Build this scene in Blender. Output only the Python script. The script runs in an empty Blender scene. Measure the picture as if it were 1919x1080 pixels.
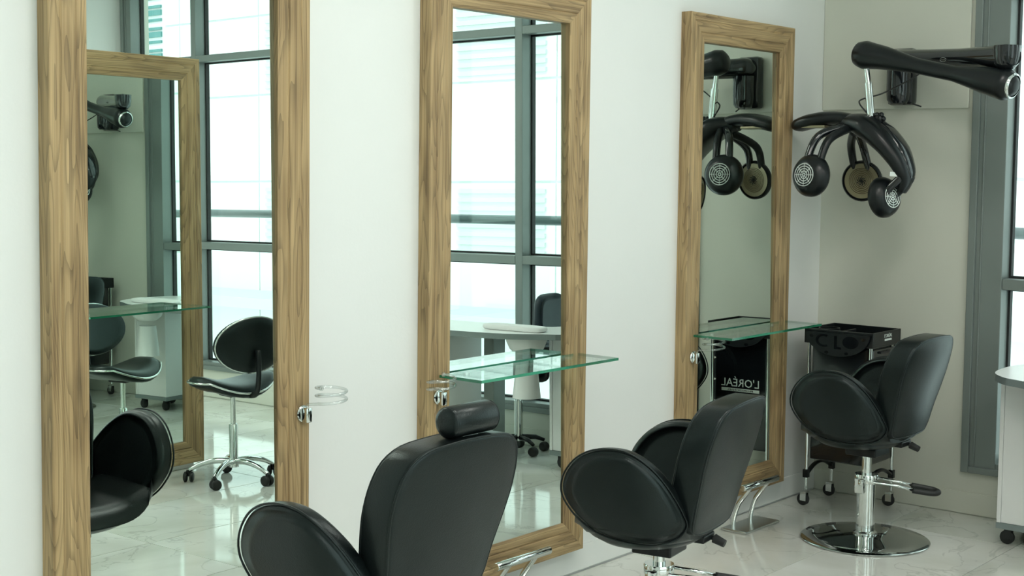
import bpy, bmesh, math, random
from mathutils import Vector, Matrix
random.seed(7)
C = bpy.context.scene.collection
S = bpy.context.scene
PI = math.pi
R = math.radians

# ------------------------------------------------------------------ camera
def make_camera():
    yaw, pitch, roll = 0.87994374, 0.06735575, -0.01213313
    f = Vector((math.sin(yaw)*math.cos(pitch), math.cos(yaw)*math.cos(pitch), -math.sin(pitch)))
    r = Vector((math.cos(yaw), -math.sin(yaw), 0)); d = f.cross(r)
    c, s = math.cos(roll), math.sin(roll)
    r2 = c*r + s*d; d2 = -s*r + c*d
    cam = bpy.data.cameras.new('camera'); o = bpy.data.objects.new('camera', cam); C.objects.link(o)
    M = Matrix((( r2.x, -d2.x, -f.x, 0), (r2.y, -d2.y, -f.y, 0), (r2.z, -d2.z, -f.z, 1.6), (0, 0, 0, 1)))
    o.matrix_world = M
    cam.sensor_width = 36; cam.lens = 2651.16/1919*36
    cam.shift_x = 0.0; cam.shift_y = -0.0274
    cam.clip_end = 600; cam.clip_start = 0.05
    S.camera = o
make_camera()

# ------------------------------------------------------------------ world, lights, exposure
S.view_settings.view_transform = 'Standard'; S.view_settings.look = 'None'
S.view_settings.gamma = 1.0; S.view_settings.use_curve_mapping = False
S.view_settings.exposure = 0.58
S.cycles.use_denoising = True
S.cycles.max_bounces = 12; S.cycles.glossy_bounces = 8; S.cycles.transparent_max_bounces = 16
S.cycles.diffuse_bounces = 6
S.cycles.caustics_reflective = False; S.cycles.caustics_refractive = False
S.cycles.sample_clamp_indirect = 6.0
W = bpy.data.worlds.new('world'); S.world = W; W.use_nodes = True
wn = W.node_tree.nodes; wl = W.node_tree.links
bgn = wn['Background']
tc = wn.new('ShaderNodeTexCoord'); sp = wn.new('ShaderNodeSeparateXYZ'); rp = wn.new('ShaderNodeValToRGB')
wl.new(tc.outputs['Generated'], sp.inputs[0]); wl.new(sp.outputs['Z'], rp.inputs[0])
rp.color_ramp.elements[0].position = 0.0; rp.color_ramp.elements[0].color = (0.86, 0.92, 0.90, 1)
rp.color_ramp.elements[1].position = 0.6; rp.color_ramp.elements[1].color = (0.94, 1.0, 0.985, 1)
wl.new(rp.outputs[0], bgn.inputs[0]); bgn.inputs[1].default_value = 1.9

def area(name, loc, rot, sx, sy, power, col=(1, 1, 1), portal=False):
    l = bpy.data.lights.new(name, 'AREA'); l.shape = 'RECTANGLE'; l.size = sx; l.size_y = sy
    l.energy = power; l.color = col
    if portal: l.cycles.is_portal = True
    o = bpy.data.objects.new(name, l); C.objects.link(o); o.location = loc; o.rotation_euler = rot
    return o
# daylight through the window wall and the glazing behind the camera
area('window_portal', (6.52, 0.0, 1.6), (0, R(90), 0), 2.9, 4.7, 1, portal=True)
area('window_portal', (1.2, -2.78, 1.6), (R(90), 0, R(180)), 7.4, 2.9, 1, portal=True)
sun = bpy.data.lights.new('sun', 'SUN'); sun.energy = 1.0; sun.angle = R(4); sun.color = (1, .99, .96)
so = bpy.data.objects.new('sun', sun); C.objects.link(so)
so.rotation_euler = Vector((0.62, -0.25, -0.75)).to_track_quat('-Z', 'Y').to_euler()

# ------------------------------------------------------------------ materials
def mat(name, col, rough=.5, metal=0.0, spec=.5, **k):
    m = bpy.data.materials.new(name); m.use_nodes = True
    b = m.node_tree.nodes['Principled BSDF']
    b.inputs['Base Color'].default_value = (*col, 1); b.inputs['Roughness'].default_value = rough
    b.inputs['Metallic'].default_value = metal; b.inputs['Specular IOR Level'].default_value = spec
    for kk, v in k.items(): b.inputs[kk.replace('_', ' ')].default_value = v
    return m
def N(m, t, **k):
    n = m.node_tree.nodes.new(t)
    for a, v in k.items(): setattr(n, a, v)
    return n
def noise_mat(m, c1, c2, scale=4, detail=4, bump=0.0, bscale=60, rv=None, lo=.3, hi=.7):
    nt = m.node_tree; L = nt.links; b = nt.nodes['Principled BSDF']
    t = N(m, 'ShaderNodeTexCoord'); n = N(m, 'ShaderNodeTexNoise'); n.inputs['Scale'].default_value = scale; n.inputs['Detail'].default_value = detail
    L.new(t.outputs['Object'], n.inputs['Vector'])
    r = N(m, 'ShaderNodeValToRGB'); r.color_ramp.elements[0].position = lo; r.color_ramp.elements[1].position = hi
    r.color_ramp.elements[0].color = (*c1, 1); r.color_ramp.elements[1].color = (*c2, 1)
    L.new(n.outputs[0], r.inputs[0]); L.new(r.outputs[0], b.inputs['Base Color'])
    if bump:
        n2 = N(m, 'ShaderNodeTexNoise'); n2.inputs['Scale'].default_value = bscale; n2.inputs['Detail'].default_value = 3
        L.new(t.outputs['Object'], n2.inputs['Vector'])
        bp = N(m, 'ShaderNodeBump'); bp.inputs['Strength'].default_value = bump; bp.inputs['Distance'].default_value = .002
        L.new(n2.outputs[0], bp.inputs['Height']); L.new(bp.outputs[0], b.inputs['Normal'])
    return m

M_wall = noise_mat(mat('wall_paint', (.8, .8, .78), .55), (.77, .785, .765), (.80, .81, .795), 1.3, 3, .15, 90)
M_backwall_shaded = noise_mat(mat('back_wall_paint_shaded', (.8, .8, .74), .5), (.60, .61, .53), (.635, .645, .565), 1.1, 3, .12, 90)  # white wall paint with the backlit wall's dimmer, greener shade put into its colour
M_ceil = mat('ceiling_paint', (.82, .83, .81), .7)
M_grout = mat('grout', (.10, .10, .09), .8)
M_alu = noise_mat(mat('grey_aluminium', (.2, .22, .21), .42, .25), (.185, .215, .205), (.205, .235, .225), 3, 2)
M_gasket = mat('black_gasket', (.01, .012, .012), .6)
M_white = noise_mat(mat('white_laminate', (.8, .8, .8), .3), (.78, .79, .78), (.82, .825, .82), 2, 2)
M_greyedge = mat('grey_edge', (.20, .24, .24), .4)
M_gloss = mat('gloss_black_plastic', (.006, .008, .010), .10, Coat_Weight=.3)
M_matte = mat('satin_black_plastic', (.005, .007, .008), .30, spec=.35)
M_rubber = mat('black_rubber', (.012, .013, .013), .55)
M_chrome = mat('chrome', (.72, .75, .73), .07, 1.0)
M_steel = mat('brushed_steel', (.62, .64, .62), .22, 1.0)
M_basechrome = mat('dark_chrome_disc', (.50, .53, .52), .06, 1.0)
M_bronze = mat('bronze_grill', (.30, .26, .17), .32, .8)
M_print = mat('white_print', (.72, .78, .75), .5)
M_facade = mat('white_facade', (.70, .73, .73), .7)
M_facade2 = mat('pale_facade', (.68, .71, .71), .7)
M_louvre = mat('louvre', (.54, .58, .58), .6)
M_towerglass = mat('tower_glass', (.06, .20, .20), .3)
M_ledge = mat('pale_ledge', (.50, .57, .56), .6)
M_rail = mat('rail_paint', (.16, .20, .21), .4, .3)
M_linen = mat('white_linen', (.8, .8, .8), .8)

def leather(name, c1, c2, rough=.36):
    m = noise_mat(mat(name, c1, rough, spec=.36), c1, c2, 9, 4, .0)
    m.node_tree.nodes['Principled BSDF'].inputs['Specular Tint'].default_value = (.85, 1, 1, 1)  # cool tint puts the bluish sheen of the windows into the leather
    nt = m.node_tree; L = nt.links; b = nt.nodes['Principled BSDF']
    t = N(m, 'ShaderNodeTexCoord'); v = N(m, 'ShaderNodeTexVoronoi'); v.inputs['Scale'].default_value = 260
    n = N(m, 'ShaderNodeTexNoise'); n.inputs['Scale'].default_value = 7; n.inputs['Detail'].default_value = 5
    L.new(t.outputs['Object'], v.inputs['Vector']); L.new(t.outputs['Object'], n.inputs['Vector'])
    a = N(m, 'ShaderNodeMath', operation='MULTIPLY_ADD'); a.inputs[1].default_value = .25
    L.new(v.outputs[0], a.inputs[0]); L.new(n.outputs[0], a.inputs[2])
    bp = N(m, 'ShaderNodeBump'); bp.inputs['Strength'].default_value = .22; bp.inputs['Distance'].default_value = .004
    L.new(a.outputs[0], bp.inputs['Height']); L.new(bp.outputs[0], b.inputs['Normal'])
    r = N(m, 'ShaderNodeMapRange'); r.inputs['To Min'].default_value = rough-.06; r.inputs['To Max'].default_value = rough+.08
    L.new(n.outputs[0], r.inputs[0]); L.new(r.outputs[0], b.inputs['Roughness'])
    return m
M_leather = leather('black_leather', (.0030, .0046, .0048), (.0055, .0080, .0085), .31)
M_leather2 = leather('navy_leather', (.010, .014, .022), (.014, .020, .03))

def wood(name, axis):
    m = mat(name, (.4, .3, .18), .48, spec=.35)
    nt = m.node_tree; L = nt.links; b = nt.nodes['Principled BSDF']
    t = N(m, 'ShaderNodeTexCoord'); oi = N(m, 'ShaderNodeObjectInfo')
    ad = N(m, 'ShaderNodeVectorMath', operation='ADD'); ml = N(m, 'ShaderNodeMath', operation='MULTIPLY'); ml.inputs[1].default_value = 37.0
    L.new(oi.outputs['Random'], ml.inputs[0]); L.new(t.outputs['Object'], ad.inputs[0]); L.new(ml.outputs[0], ad.inputs[1])
    def mapped(sc_long, sc_cross):
        mp = N(m, 'ShaderNodeMapping')
        s = [sc_cross]*3; s['xyz'.index(axis)] = sc_long
        mp.inputs['Scale'].default_value = s; L.new(ad.outputs[0], mp.inputs[0]); return mp
    # knots bend the grain
    kn = N(m, 'ShaderNodeTexNoise'); kn.inputs['Scale'].default_value = 1.0; kn.inputs['Detail'].default_value = 1.5
    L.new(mapped(1.6, 6.0).outputs[0], kn.inputs['Vector'])
    wv = N(m, 'ShaderNodeTexNoise'); wv.inputs['Scale'].default_value = 1.0; wv.inputs['Detail'].default_value = 8; wv.inputs['Roughness'].default_value = .70
    wv.inputs['Distortion'].default_value = .35
    L.new(mapped(.7, 75.0).outputs[0], wv.inputs['Vector'])
    ring = N(m, 'ShaderNodeMath', operation='MULTIPLY'); ring.inputs[1].default_value = 6.0
    L.new(kn.outputs[0], ring.inputs[0])
    sn = N(m, 'ShaderNodeMath', operation='SINE'); sm = N(m, 'ShaderNodeMath', operation='MULTIPLY_ADD')
    m2 = N(m, 'ShaderNodeMath', operation='MULTIPLY'); m2.inputs[1].default_value = 5.0
    L.new(ring.outputs[0], m2.inputs[0]); L.new(m2.outputs[0], sn.inputs[0])
    L.new(sn.outputs[0], sm.inputs[0]); sm.inputs[1].default_value = .07; L.new(wv.outputs[0], sm.inputs[2])
    r = N(m, 'ShaderNodeValToRGB'); e = r.color_ramp.elements
    e[0].position = .26; e[0].color = (.190, .120, .058, 1)
    e[1].position = .74; e[1].color = (.520, .375, .195, 1)
    x = e.new(.40); x.color = (.320, .215, .105, 1)
    x = e.new(.54); x.color = (.430, .300, .152, 1)
    L.new(sm.outputs[0], r.inputs[0])
    fn = N(m, 'ShaderNodeTexNoise'); fn.inputs['Scale'].default_value = 1.0; fn.inputs['Detail'].default_value = 3
    L.new(mapped(2.0, 420.0).outputs[0], fn.inputs['Vector'])
    mr = N(m, 'ShaderNodeMapRange'); mr.inputs['From Min'].default_value = .3; mr.inputs['From Max'].default_value = .7
    mr.inputs['To Min'].default_value = .76; mr.inputs['To Max'].default_value = 1.12
    L.new(fn.outputs[0], mr.inputs[0])
    # cathedral lines: thin dark contours of a stretched field
    cn = N(m, 'ShaderNodeTexNoise'); cn.inputs['Scale'].default_value = 1.0; cn.inputs['Detail'].default_value = 2.5; cn.inputs['Roughness'].default_value = .45
    L.new(mapped(.75, 8.5).outputs[0], cn.inputs['Vector'])
    c1 = N(m, 'ShaderNodeMath', operation='MULTIPLY'); c1.inputs[1].default_value = 26.0; L.new(cn.outputs[0], c1.inputs[0])
    c2 = N(m, 'ShaderNodeMath', operation='FRACT'); L.new(c1.outputs[0], c2.inputs[0])
    c3 = N(m, 'ShaderNodeMapRange'); c3.inputs['From Min'].default_value = .0; c3.inputs['From Max'].default_value = .42; c3.inputs['To Min'].default_value = .66; c3.inputs['To Max'].default_value = 1.04
    L.new(c2.outputs[0], c3.inputs[0])
    c4 = N(m, 'ShaderNodeMath', operation='MULTIPLY'); L.new(mr.outputs[0], c4.inputs[0]); L.new(c3.outputs[0], c4.inputs[1])
    # dark knots
    vk = N(m, 'ShaderNodeTexVoronoi'); vk.inputs['Scale'].default_value = 1.0; vk.inputs['Randomness'].default_value = 1
    L.new(mapped(1.7, 5.0).outputs[0], vk.inputs['Vector'])
    kr = N(m, 'ShaderNodeMapRange'); kr.inputs['From Min'].default_value = .03; kr.inputs['From Max'].default_value = .12
    kr.inputs['To Min'].default_value = .68; kr.inputs['To Max'].default_value = 1.0
    L.new(vk.outputs['Distance'], kr.inputs[0])
    mm = N(m, 'ShaderNodeMath', operation='MULTIPLY'); L.new(c4.outputs[0], mm.inputs[0]); L.new(kr.outputs[0], mm.inputs[1])
    vm = N(m, 'ShaderNodeVectorMath', operation='SCALE'); L.new(r.outputs[0], vm.inputs[0]); L.new(mm.outputs[0], vm.inputs['Scale'])
    L.new(vm.outputs[0], b.inputs['Base Color'])
    bp = N(m, 'ShaderNodeBump'); bp.inputs['Strength'].default_value = .25; bp.inputs['Distance'].default_value = .001
    L.new(wv.outputs[0], bp.inputs['Height']); L.new(bp.outputs[0], b.inputs['Normal'])
    return m
M_woodv = wood('teak_upright', 'z'); M_woodh = wood('teak_level', 'x')

def tile_mat():
    m = mat('marble_tile', (.75, .77, .73), .07, spec=.55)
    nt = m.node_tree; L = nt.links; b = nt.nodes['Principled BSDF']
    t = N(m, 'ShaderNodeTexCoord'); oi = N(m, 'ShaderNodeObjectInfo')
    ml = N(m, 'ShaderNodeMath', operation='MULTIPLY'); ml.inputs[1].default_value = 53.0
    ad = N(m, 'ShaderNodeVectorMath', operation='ADD')
    L.new(oi.outputs['Random'], ml.inputs[0]); L.new(t.outputs['Object'], ad.inputs[0]); L.new(ml.outputs[0], ad.inputs[1])
    cl = N(m, 'ShaderNodeTexNoise'); cl.inputs['Scale'].default_value = 1.9; cl.inputs['Detail'].default_value = 5; cl.inputs['Distortion'].default_value = .5
    L.new(ad.outputs[0], cl.inputs['Vector'])
    r = N(m, 'ShaderNodeValToRGB'); e = r.color_ramp.elements
    e[0].position = .32; e[0].color = (.60, .61, .55, 1); e[1].position = .66; e[1].color = (.78, .79, .755, 1)
    L.new(cl.outputs[0], r.inputs[0])
    vn = N(m, 'ShaderNodeTexNoise'); vn.inputs['Scale'].default_value = 2.3; vn.inputs['Detail'].default_value = 6; vn.inputs['Distortion'].default_value = 1.1
    L.new(ad.outputs[0], vn.inputs['Vector'])
    s = N(m, 'ShaderNodeMath', operation='SUBTRACT'); s.inputs[1].default_value = .5; L.new(vn.outputs[0], s.inputs[0])
    a = N(m, 'ShaderNodeMath', operation='ABSOLUTE'); L.new(s.outputs[0], a.inputs[0])
    mr = N(m, 'ShaderNodeMapRange'); mr.inputs['From Min'].default_value = 0; mr.inputs['From Max'].default_value = .012
    mr.inputs['To Min'].default_value = .80; mr.inputs['To Max'].default_value = 1.0
    L.new(a.outputs[0], mr.inputs[0])
    vm = N(m, 'ShaderNodeVectorMath', operation='SCALE'); L.new(r.outputs[0], vm.inputs[0]); L.new(mr.outputs[0], vm.inputs['Scale'])
    L.new(vm.outputs[0], b.inputs['Base Color'])
    return m
M_tile = tile_mat()

def mirror_mat():
    m = bpy.data.materials.new('mirror_silver'); m.use_nodes = True; nt = m.node_tree; nt.nodes.clear()
    o = nt.nodes.new('ShaderNodeOutputMaterial'); g = nt.nodes.new('ShaderNodeBsdfGlossy')
    g.inputs['Color'].default_value = (.80, .90, .845, 1); g.inputs['Roughness'].default_value = 0.0
    t = nt.nodes.new('ShaderNodeTexCoord'); n = nt.nodes.new('ShaderNodeTexNoise'); n.inputs['Scale'].default_value = 1.1; n.inputs['Detail'].default_value = 0
    b = nt.nodes.new('ShaderNodeBump'); b.inputs['Strength'].default_value = .25; b.inputs['Distance'].default_value = .004
    nt.links.new(t.outputs['Object'], n.inputs['Vector']); nt.links.new(n.outputs[0], b.inputs['Height']); nt.links.new(b.outputs[0], g.inputs['Normal'])
    nt.links.new(g.outputs[0], o.inputs[0]); return m
M_mirror = mirror_mat()

def clear_mat(name, tint, ior=1.5, gloss=1.0, edge=None):
    m = bpy.data.materials.new(name); m.use_nodes = True; nt = m.node_tree; nt.nodes.clear()
    o = nt.nodes.new('ShaderNodeOutputMaterial'); g = nt.nodes.new('ShaderNodeBsdfGlossy'); g.inputs['Roughness'].default_value = .01
    g.inputs['Color'].default_value = (gloss, gloss, gloss, 1)
    t = nt.nodes.new('ShaderNodeBsdfTransparent'); t.inputs[0].default_value = (*tint, 1)
    f = nt.nodes.new('ShaderNodeFresnel'); ge = nt.nodes.new('ShaderNodeNewGeometry')
    k1 = nt.nodes.new('ShaderNodeMath'); k1.operation = 'MULTIPLY_ADD'; k1.inputs[1].default_value = -2; k1.inputs[2].default_value = 1
    k2 = nt.nodes.new('ShaderNodeMath'); k2.operation = 'POWER'; k2.inputs[0].default_value = ior     # same reflectance from both sides of the sheet
    nt.links.new(ge.outputs['Backfacing'], k1.inputs[0]); nt.links.new(k1.outputs[0], k2.inputs[1]); nt.links.new(k2.outputs[0], f.inputs[0])
    x = nt.nodes.new('ShaderNodeMixShader'); nt.links.new(f.outputs[0], x.inputs[0]); nt.links.new(t.outputs[0], x.inputs[1]); nt.links.new(g.outputs[0], x.inputs[2])
    if edge:
        lw = nt.nodes.new('ShaderNodeLayerWeight'); lw.inputs[0].default_value = .5
        c = nt.nodes.new('ShaderNodeValToRGB'); c.color_ramp.elements[0].color = (*tint, 1); c.color_ramp.elements[1].color = (*edge, 1)
        c.color_ramp.elements[0].position = .3
        nt.links.new(lw.outputs['Facing'], c.inputs[0]); nt.links.new(c.outputs[0], t.inputs[0])
    nt.links.new(x.outputs[0], o.inputs[0]); return m
M_pane = clear_mat('window_glass', (.90, .965, .955), 1.45)
M_shelf = clear_mat('shelf_glass', (.88, .95, .91), 1.5)
M_acryl = clear_mat('clear_acrylic', (.93, .95, .95), 2.1, 1.0, (.55, .60, .60))
M_shelfedge = mat('green_glass_edge', (.015, .20, .10), .12, Transmission_Weight=.35, Coat_Weight=.5)

# ------------------------------------------------------------------ mesh helpers
def new_obj(name, bm, m, parent=None, smooth=False, angle=None):
    me = bpy.data.meshes.new(name); bm.normal_update(); bm.to_mesh(me); bm.free()
    ms = m if isinstance(m, (list, tuple)) else [m]
    for x in ms: me.materials.append(x)
    if smooth:
        for p in me.polygons: p.use_smooth = True
        if angle: me.set_sharp_from_angle(angle=R(angle))
    o = bpy.data.objects.new(name, me); C.objects.link(o)
    if parent: o.parent = parent
    return o
def thing(name, label, cat, loc=(0, 0, 0), rz=0, group=None):
    o = bpy.data.objects.new(name, None); C.objects.link(o); o.empty_display_size = .1
    o.location = loc; o.rotation_euler = (0, 0, rz); o['label'] = label; o['category'] = cat
    if group: o['group'] = group
    return o
def struct(name, bm, m, smooth=False):
    o = new_obj(name, bm, m, None, smooth); o['kind'] = 'structure'; return o
def sempty(name, loc=(0, 0, 0)):
    o = bpy.data.objects.new(name, None); C.objects.link(o); o.location = loc; o['kind'] = 'structure'; return o
def BM(): return bmesh.new()
def add_box(bm, x0, x1, y0, y1, z0, z1, mi=0, bev=0):
    v = [bm.verts.new(p) for p in ((x0, y0, z0), (x1, y0, z0), (x1, y1, z0), (x0, y1, z0), (x0, y0, z1), (x1, y0, z1), (x1, y1, z1), (x0, y1, z1))]
    fs = [bm.faces.new([v[i] for i in q]) for q in ((0, 3, 2, 1), (4, 5, 6, 7), (0, 1, 5, 4), (1, 2, 6, 5), (2, 3, 7, 6), (3, 0, 4, 7))]
    for f in fs: f.material_index = mi
    if bev:
        es = set(e for f in fs for e in f.edges)
        bmesh.ops.bevel(bm, geom=list(es), offset=bev, segments=2, affect='EDGES', profile=.5)
    return bm
def frame_of(d, up=None):
    d = d.normalized(); up = up or Vector((0, 0, 1))
    if abs(d.dot(up)) > .98: up = Vector((1, 0, 0))
    a = d.cross(up).normalized(); b = a.cross(d).normalized(); return a, b
def add_tube(bm, pts, r, n=12, cap=True, closed=False, sq=1.0, mi=0):
    pts = [Vector(p) for p in pts]; k = len(pts)
    rs = r if isinstance(r, (list, tuple)) else [r]*k
    rings = []; up = None
    for i, p in enumerate(pts):
        if closed: d = pts[(i+1) % k]-pts[i-1]
        else: d = pts[min(i+1, k-1)]-pts[max(i-1, 0)]
        a, b = frame_of(d, up); up = b
        rings.append([bm.verts.new(p + (a*math.cos(2*PI*j/n) + b*math.sin(2*PI*j/n)*sq)*rs[i]) for j in range(n)])
    m = k if closed else k-1
    for i in range(m):
        A, B = rings[i], rings[(i+1) % k]
        for j in range(n):
            f = bm.faces.new((A[j], A[(j+1) % n], B[(j+1) % n], B[j])); f.material_index = mi
    if cap and not closed:
        bm.faces.new(rings[0][::-1]).material_index = mi; bm.faces.new(rings[-1]).material_index = mi
    return bm
def add_lathe(bm, prof, c=(0, 0, 0), axis='z', n=32, mi=0, M=None):
    """prof = [(r, h)...]"""
    rings = []
    def P(r, h, a):
        x, y = r*math.cos(a), r*math.sin(a)
        v = {'z': Vector((x, y, h)), 'x': Vector((h, x, y)), 'y': Vector((x, h, y))}[axis]
        if M: v = M @ v
        return v+Vector(c)
    for r, h in prof:
        if r < 1e-6: rings.append([bm.verts.new(P(0, h, 0))])
        else: rings.append([bm.verts.new(P(r, h, 2*PI*j/n)) for j in range(n)])
    for A, B in zip(rings, rings[1:]):
        for j in range(n):
            a = [A[j % len(A)], A[(j+1) % len(A)], B[(j+1) % len(B)], B[j % len(B)]]
            u = []
            for q in a:
                if q not in u: u.append(q)
            if len(u) > 2:
                try: bm.faces.new(u).material_index = mi
                except ValueError: pass
    bmesh.ops.recalc_face_normals(bm, faces=bm.faces)
    return bm
def catmull(pts, n=8, closed=False):
    P = [Vector(p) for p in pts]; k = len(P); out = []
    seg = k if closed else k-1
    for i in range(seg):
        if closed: a, b, c, d = P[i-1], P[i], P[(i+1) % k], P[(i+2) % k]
        else: a, b, c, d = P[max(i-1, 0)], P[i], P[i+1], P[min(i+2, k-1)]
        for j in range(n):
            t = j/n
            out.append(.5*((2*b)+(c-a)*t+(2*a-5*b+4*c-d)*t*t+(3*b-a-3*c+d)*t**3))
    if not closed: out.append(P[-1])
    return out
def add_pad(bm, outline, T, f, r=.02, dome_f=.0, dome_b=.0, cen=None, nseg=5):
    """cushion: closed 2-D outline (u,v), thickness T along w, rounded rim radius r; f(u,v,w)->xyz"""
    k = len(outline)
    cu, cv = cen or (sum(p[0] for p in outline)/k, sum(p[1] for p in outline)/k)
    size = sum(math.hypot(p[0]-cu, p[1]-cv) for p in outline)/k
    prof = []
    for s in (.25, .5, .75, .9): prof.append((s, T/2 + dome_f*(1-s*s)))
    for i in range(nseg+1):
        a = PI/2*(1-i/nseg); prof.append((1-(r/size)*(1-math.cos(a)), T/2-r+r*math.sin(a)))
    for i in range(nseg+1):
        a = -PI/2*(i/nseg); prof.append((1-(r/size)*(1-math.cos(a)), -T/2+r+r*math.sin(a)))
    for s in (.9, .75, .5, .25): prof.append((s, -T/2 - dome_b*(1-s*s)))
    rings = [[bm.verts.new(f(cu+(u-cu)*s, cv+(v-cv)*s, w)) for u, v in outline] for s, w in prof]
    for A, B in zip(rings, rings[1:]):
        for j in range(k): bm.faces.new((A[j], A[(j+1) % k], B[(j+1) % k], B[j]))
    a = bm.verts.new(f(cu, cv, T/2+dome_f)); b = bm.verts.new(f(cu, cv, -T/2-dome_b))
    for j in range(k):
        bm.faces.new((a, rings[0][(j+1) % k], rings[0][j])); bm.faces.new((b, rings[-1][j], rings[-1][(j+1) % k]))
    bmesh.ops.recalc_face_normals(bm, faces=bm.faces)
    return bm
def add_ellipsoid(bm, c, rx, ry, rz, n=24, m=12, M=None):
    prof = [(math.sin(PI*i/m), -math.cos(PI*i/m)) for i in range(m+1)]; prof[0] = (0, -1); prof[-1] = (0, 1)
    MM = Matrix.Diagonal((rx, ry, rz)); MM = (M @ MM) if M else MM
    return add_lathe(bm, prof, c, 'z', n, M=MM)
def copy_tree(o, parent=None):
    c = o.copy(); C.objects.link(c)
    if parent: c.parent = parent
    for ch in [x for x in ALLCH(o)]: copy_tree(ch, c)
    return c
def ALLCH(o): return [x for x in bpy.data.objects if x.parent == o]
def letters(name, txt, size, m, parent, loc, rot, ext=.0006, sx=1.0, align='CENTER'):
    cu = bpy.data.curves.new(name, 'FONT'); cu.body = txt; cu.size = size; cu.extrude = ext; cu.align_x = align; cu.resolution_u = 2
    t = bpy.data.objects.new(name, cu); C.objects.link(t)
    dg = bpy.context.evaluated_depsgraph_get(); me = bpy.data.meshes.new_from_object(t.evaluated_get(dg))
    bpy.data.objects.remove(t); me.materials.clear(); me.materials.append(m)
    o = bpy.data.objects.new(name, me); C.objects.link(o)
    if parent: o.parent = parent
    o.location = loc; o.rotation_euler = rot; o.scale = (sx, 1, 1)
    return o

# ------------------------------------------------------------------ room shell
WY = 3.285; XC = 6.365; ZC = 3.15; XL = -3.2; YB = -2.70
b = BM(); add_box(b, XL, XC+.25, YB-.25, WY, -.12, -.010); fl = struct('floor', b, M_grout)
# tiles: 1.172 x 0.586 m, polished marble
tw, td, g = 1.172, .5862, .0020
tile_me = None
xs = [5.945 + tw*i for i in range(-8, 1)]; ys = [2.705 + td*j for j in range(-10, 1)]
for i, x0 in enumerate(xs):
    for j, y0 in enumerate(ys):
        x1 = min(x0+tw, XC-.001); y1 = min(y0+td, WY-.006)
        xa = max(x0, XL)
        full = (abs(x1-x0-tw) < 1e-6 and abs(y1-y0-td) < 1e-6 and xa == x0)
        if full and tile_me:
            t = bpy.data.objects.new('tile', tile_me); C.objects.link(t); t.parent = fl
        else:
            b = BM(); add_box(b, g, x1-xa-g, g, y1-y0-g, -.010, 0, bev=.0008)
            t = new_obj('tile', b, M_tile, fl)
            if full: tile_me = t.data
        t.location = (xa, y0, 0)
b = BM(); add_box(b, XL-.2, XC+.25, WY, WY+.2, -.12, ZC); struct('wall_left', b, M_wall)
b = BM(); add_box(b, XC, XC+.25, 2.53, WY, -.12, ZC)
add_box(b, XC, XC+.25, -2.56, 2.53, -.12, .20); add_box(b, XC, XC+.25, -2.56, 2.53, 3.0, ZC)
add_box(b, XC, XC+.25, YB-.2, -2.56, -.12, ZC); struct('wall_right', b, M_backwall_shaded)
b = BM(); add_box(b, 5.93, XC-.001, YB+.001, -2.56, -.0, ZC-.001); struct('trim_1', b, M_wall)
b = BM(); add_box(b, 4.95, XC+.05, YB-.2, YB, -.12, ZC); add_box(b, XL, -2.5, YB-.2, YB, -.12, ZC)
add_box(b, -2.5, 4.95, YB-.2, YB, -.12, .20); add_box(b, -2.5, 4.95, YB-.2, YB, 3.0, ZC); struct('wall_rear', b, M_wall)
b = BM(); add_box(b, XL-.2, XL, YB-.2, WY, -.12, ZC); struct('wall_far_left', b, M_wall)
b = BM(); add_box(b, XL-.2, XC+.3, YB-.25, WY+.2, ZC, ZC+.2); struct('ceiling', b, M_ceil)
# shallow raised board above the trolley corner
b = BM(); add_box(b, XC-.016, XC-.0005, 2.548, WY-.001, 1.885, ZC-.002, bev=.002); struct('trim_2', b, M_backwall_shaded)
b = BM(); add_box(b, XC-.007, XC-.0003, -2.5, WY-.001, 0.004, .105, bev=.002); struct('baseboard_right', b, M_backwall_shaded)
b = BM(); add_box(b, XL, XC-.008, WY-.007, WY-.0003, 0.006, .105, bev=.002); struct('baseboard_left', b, M_wall)

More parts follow.
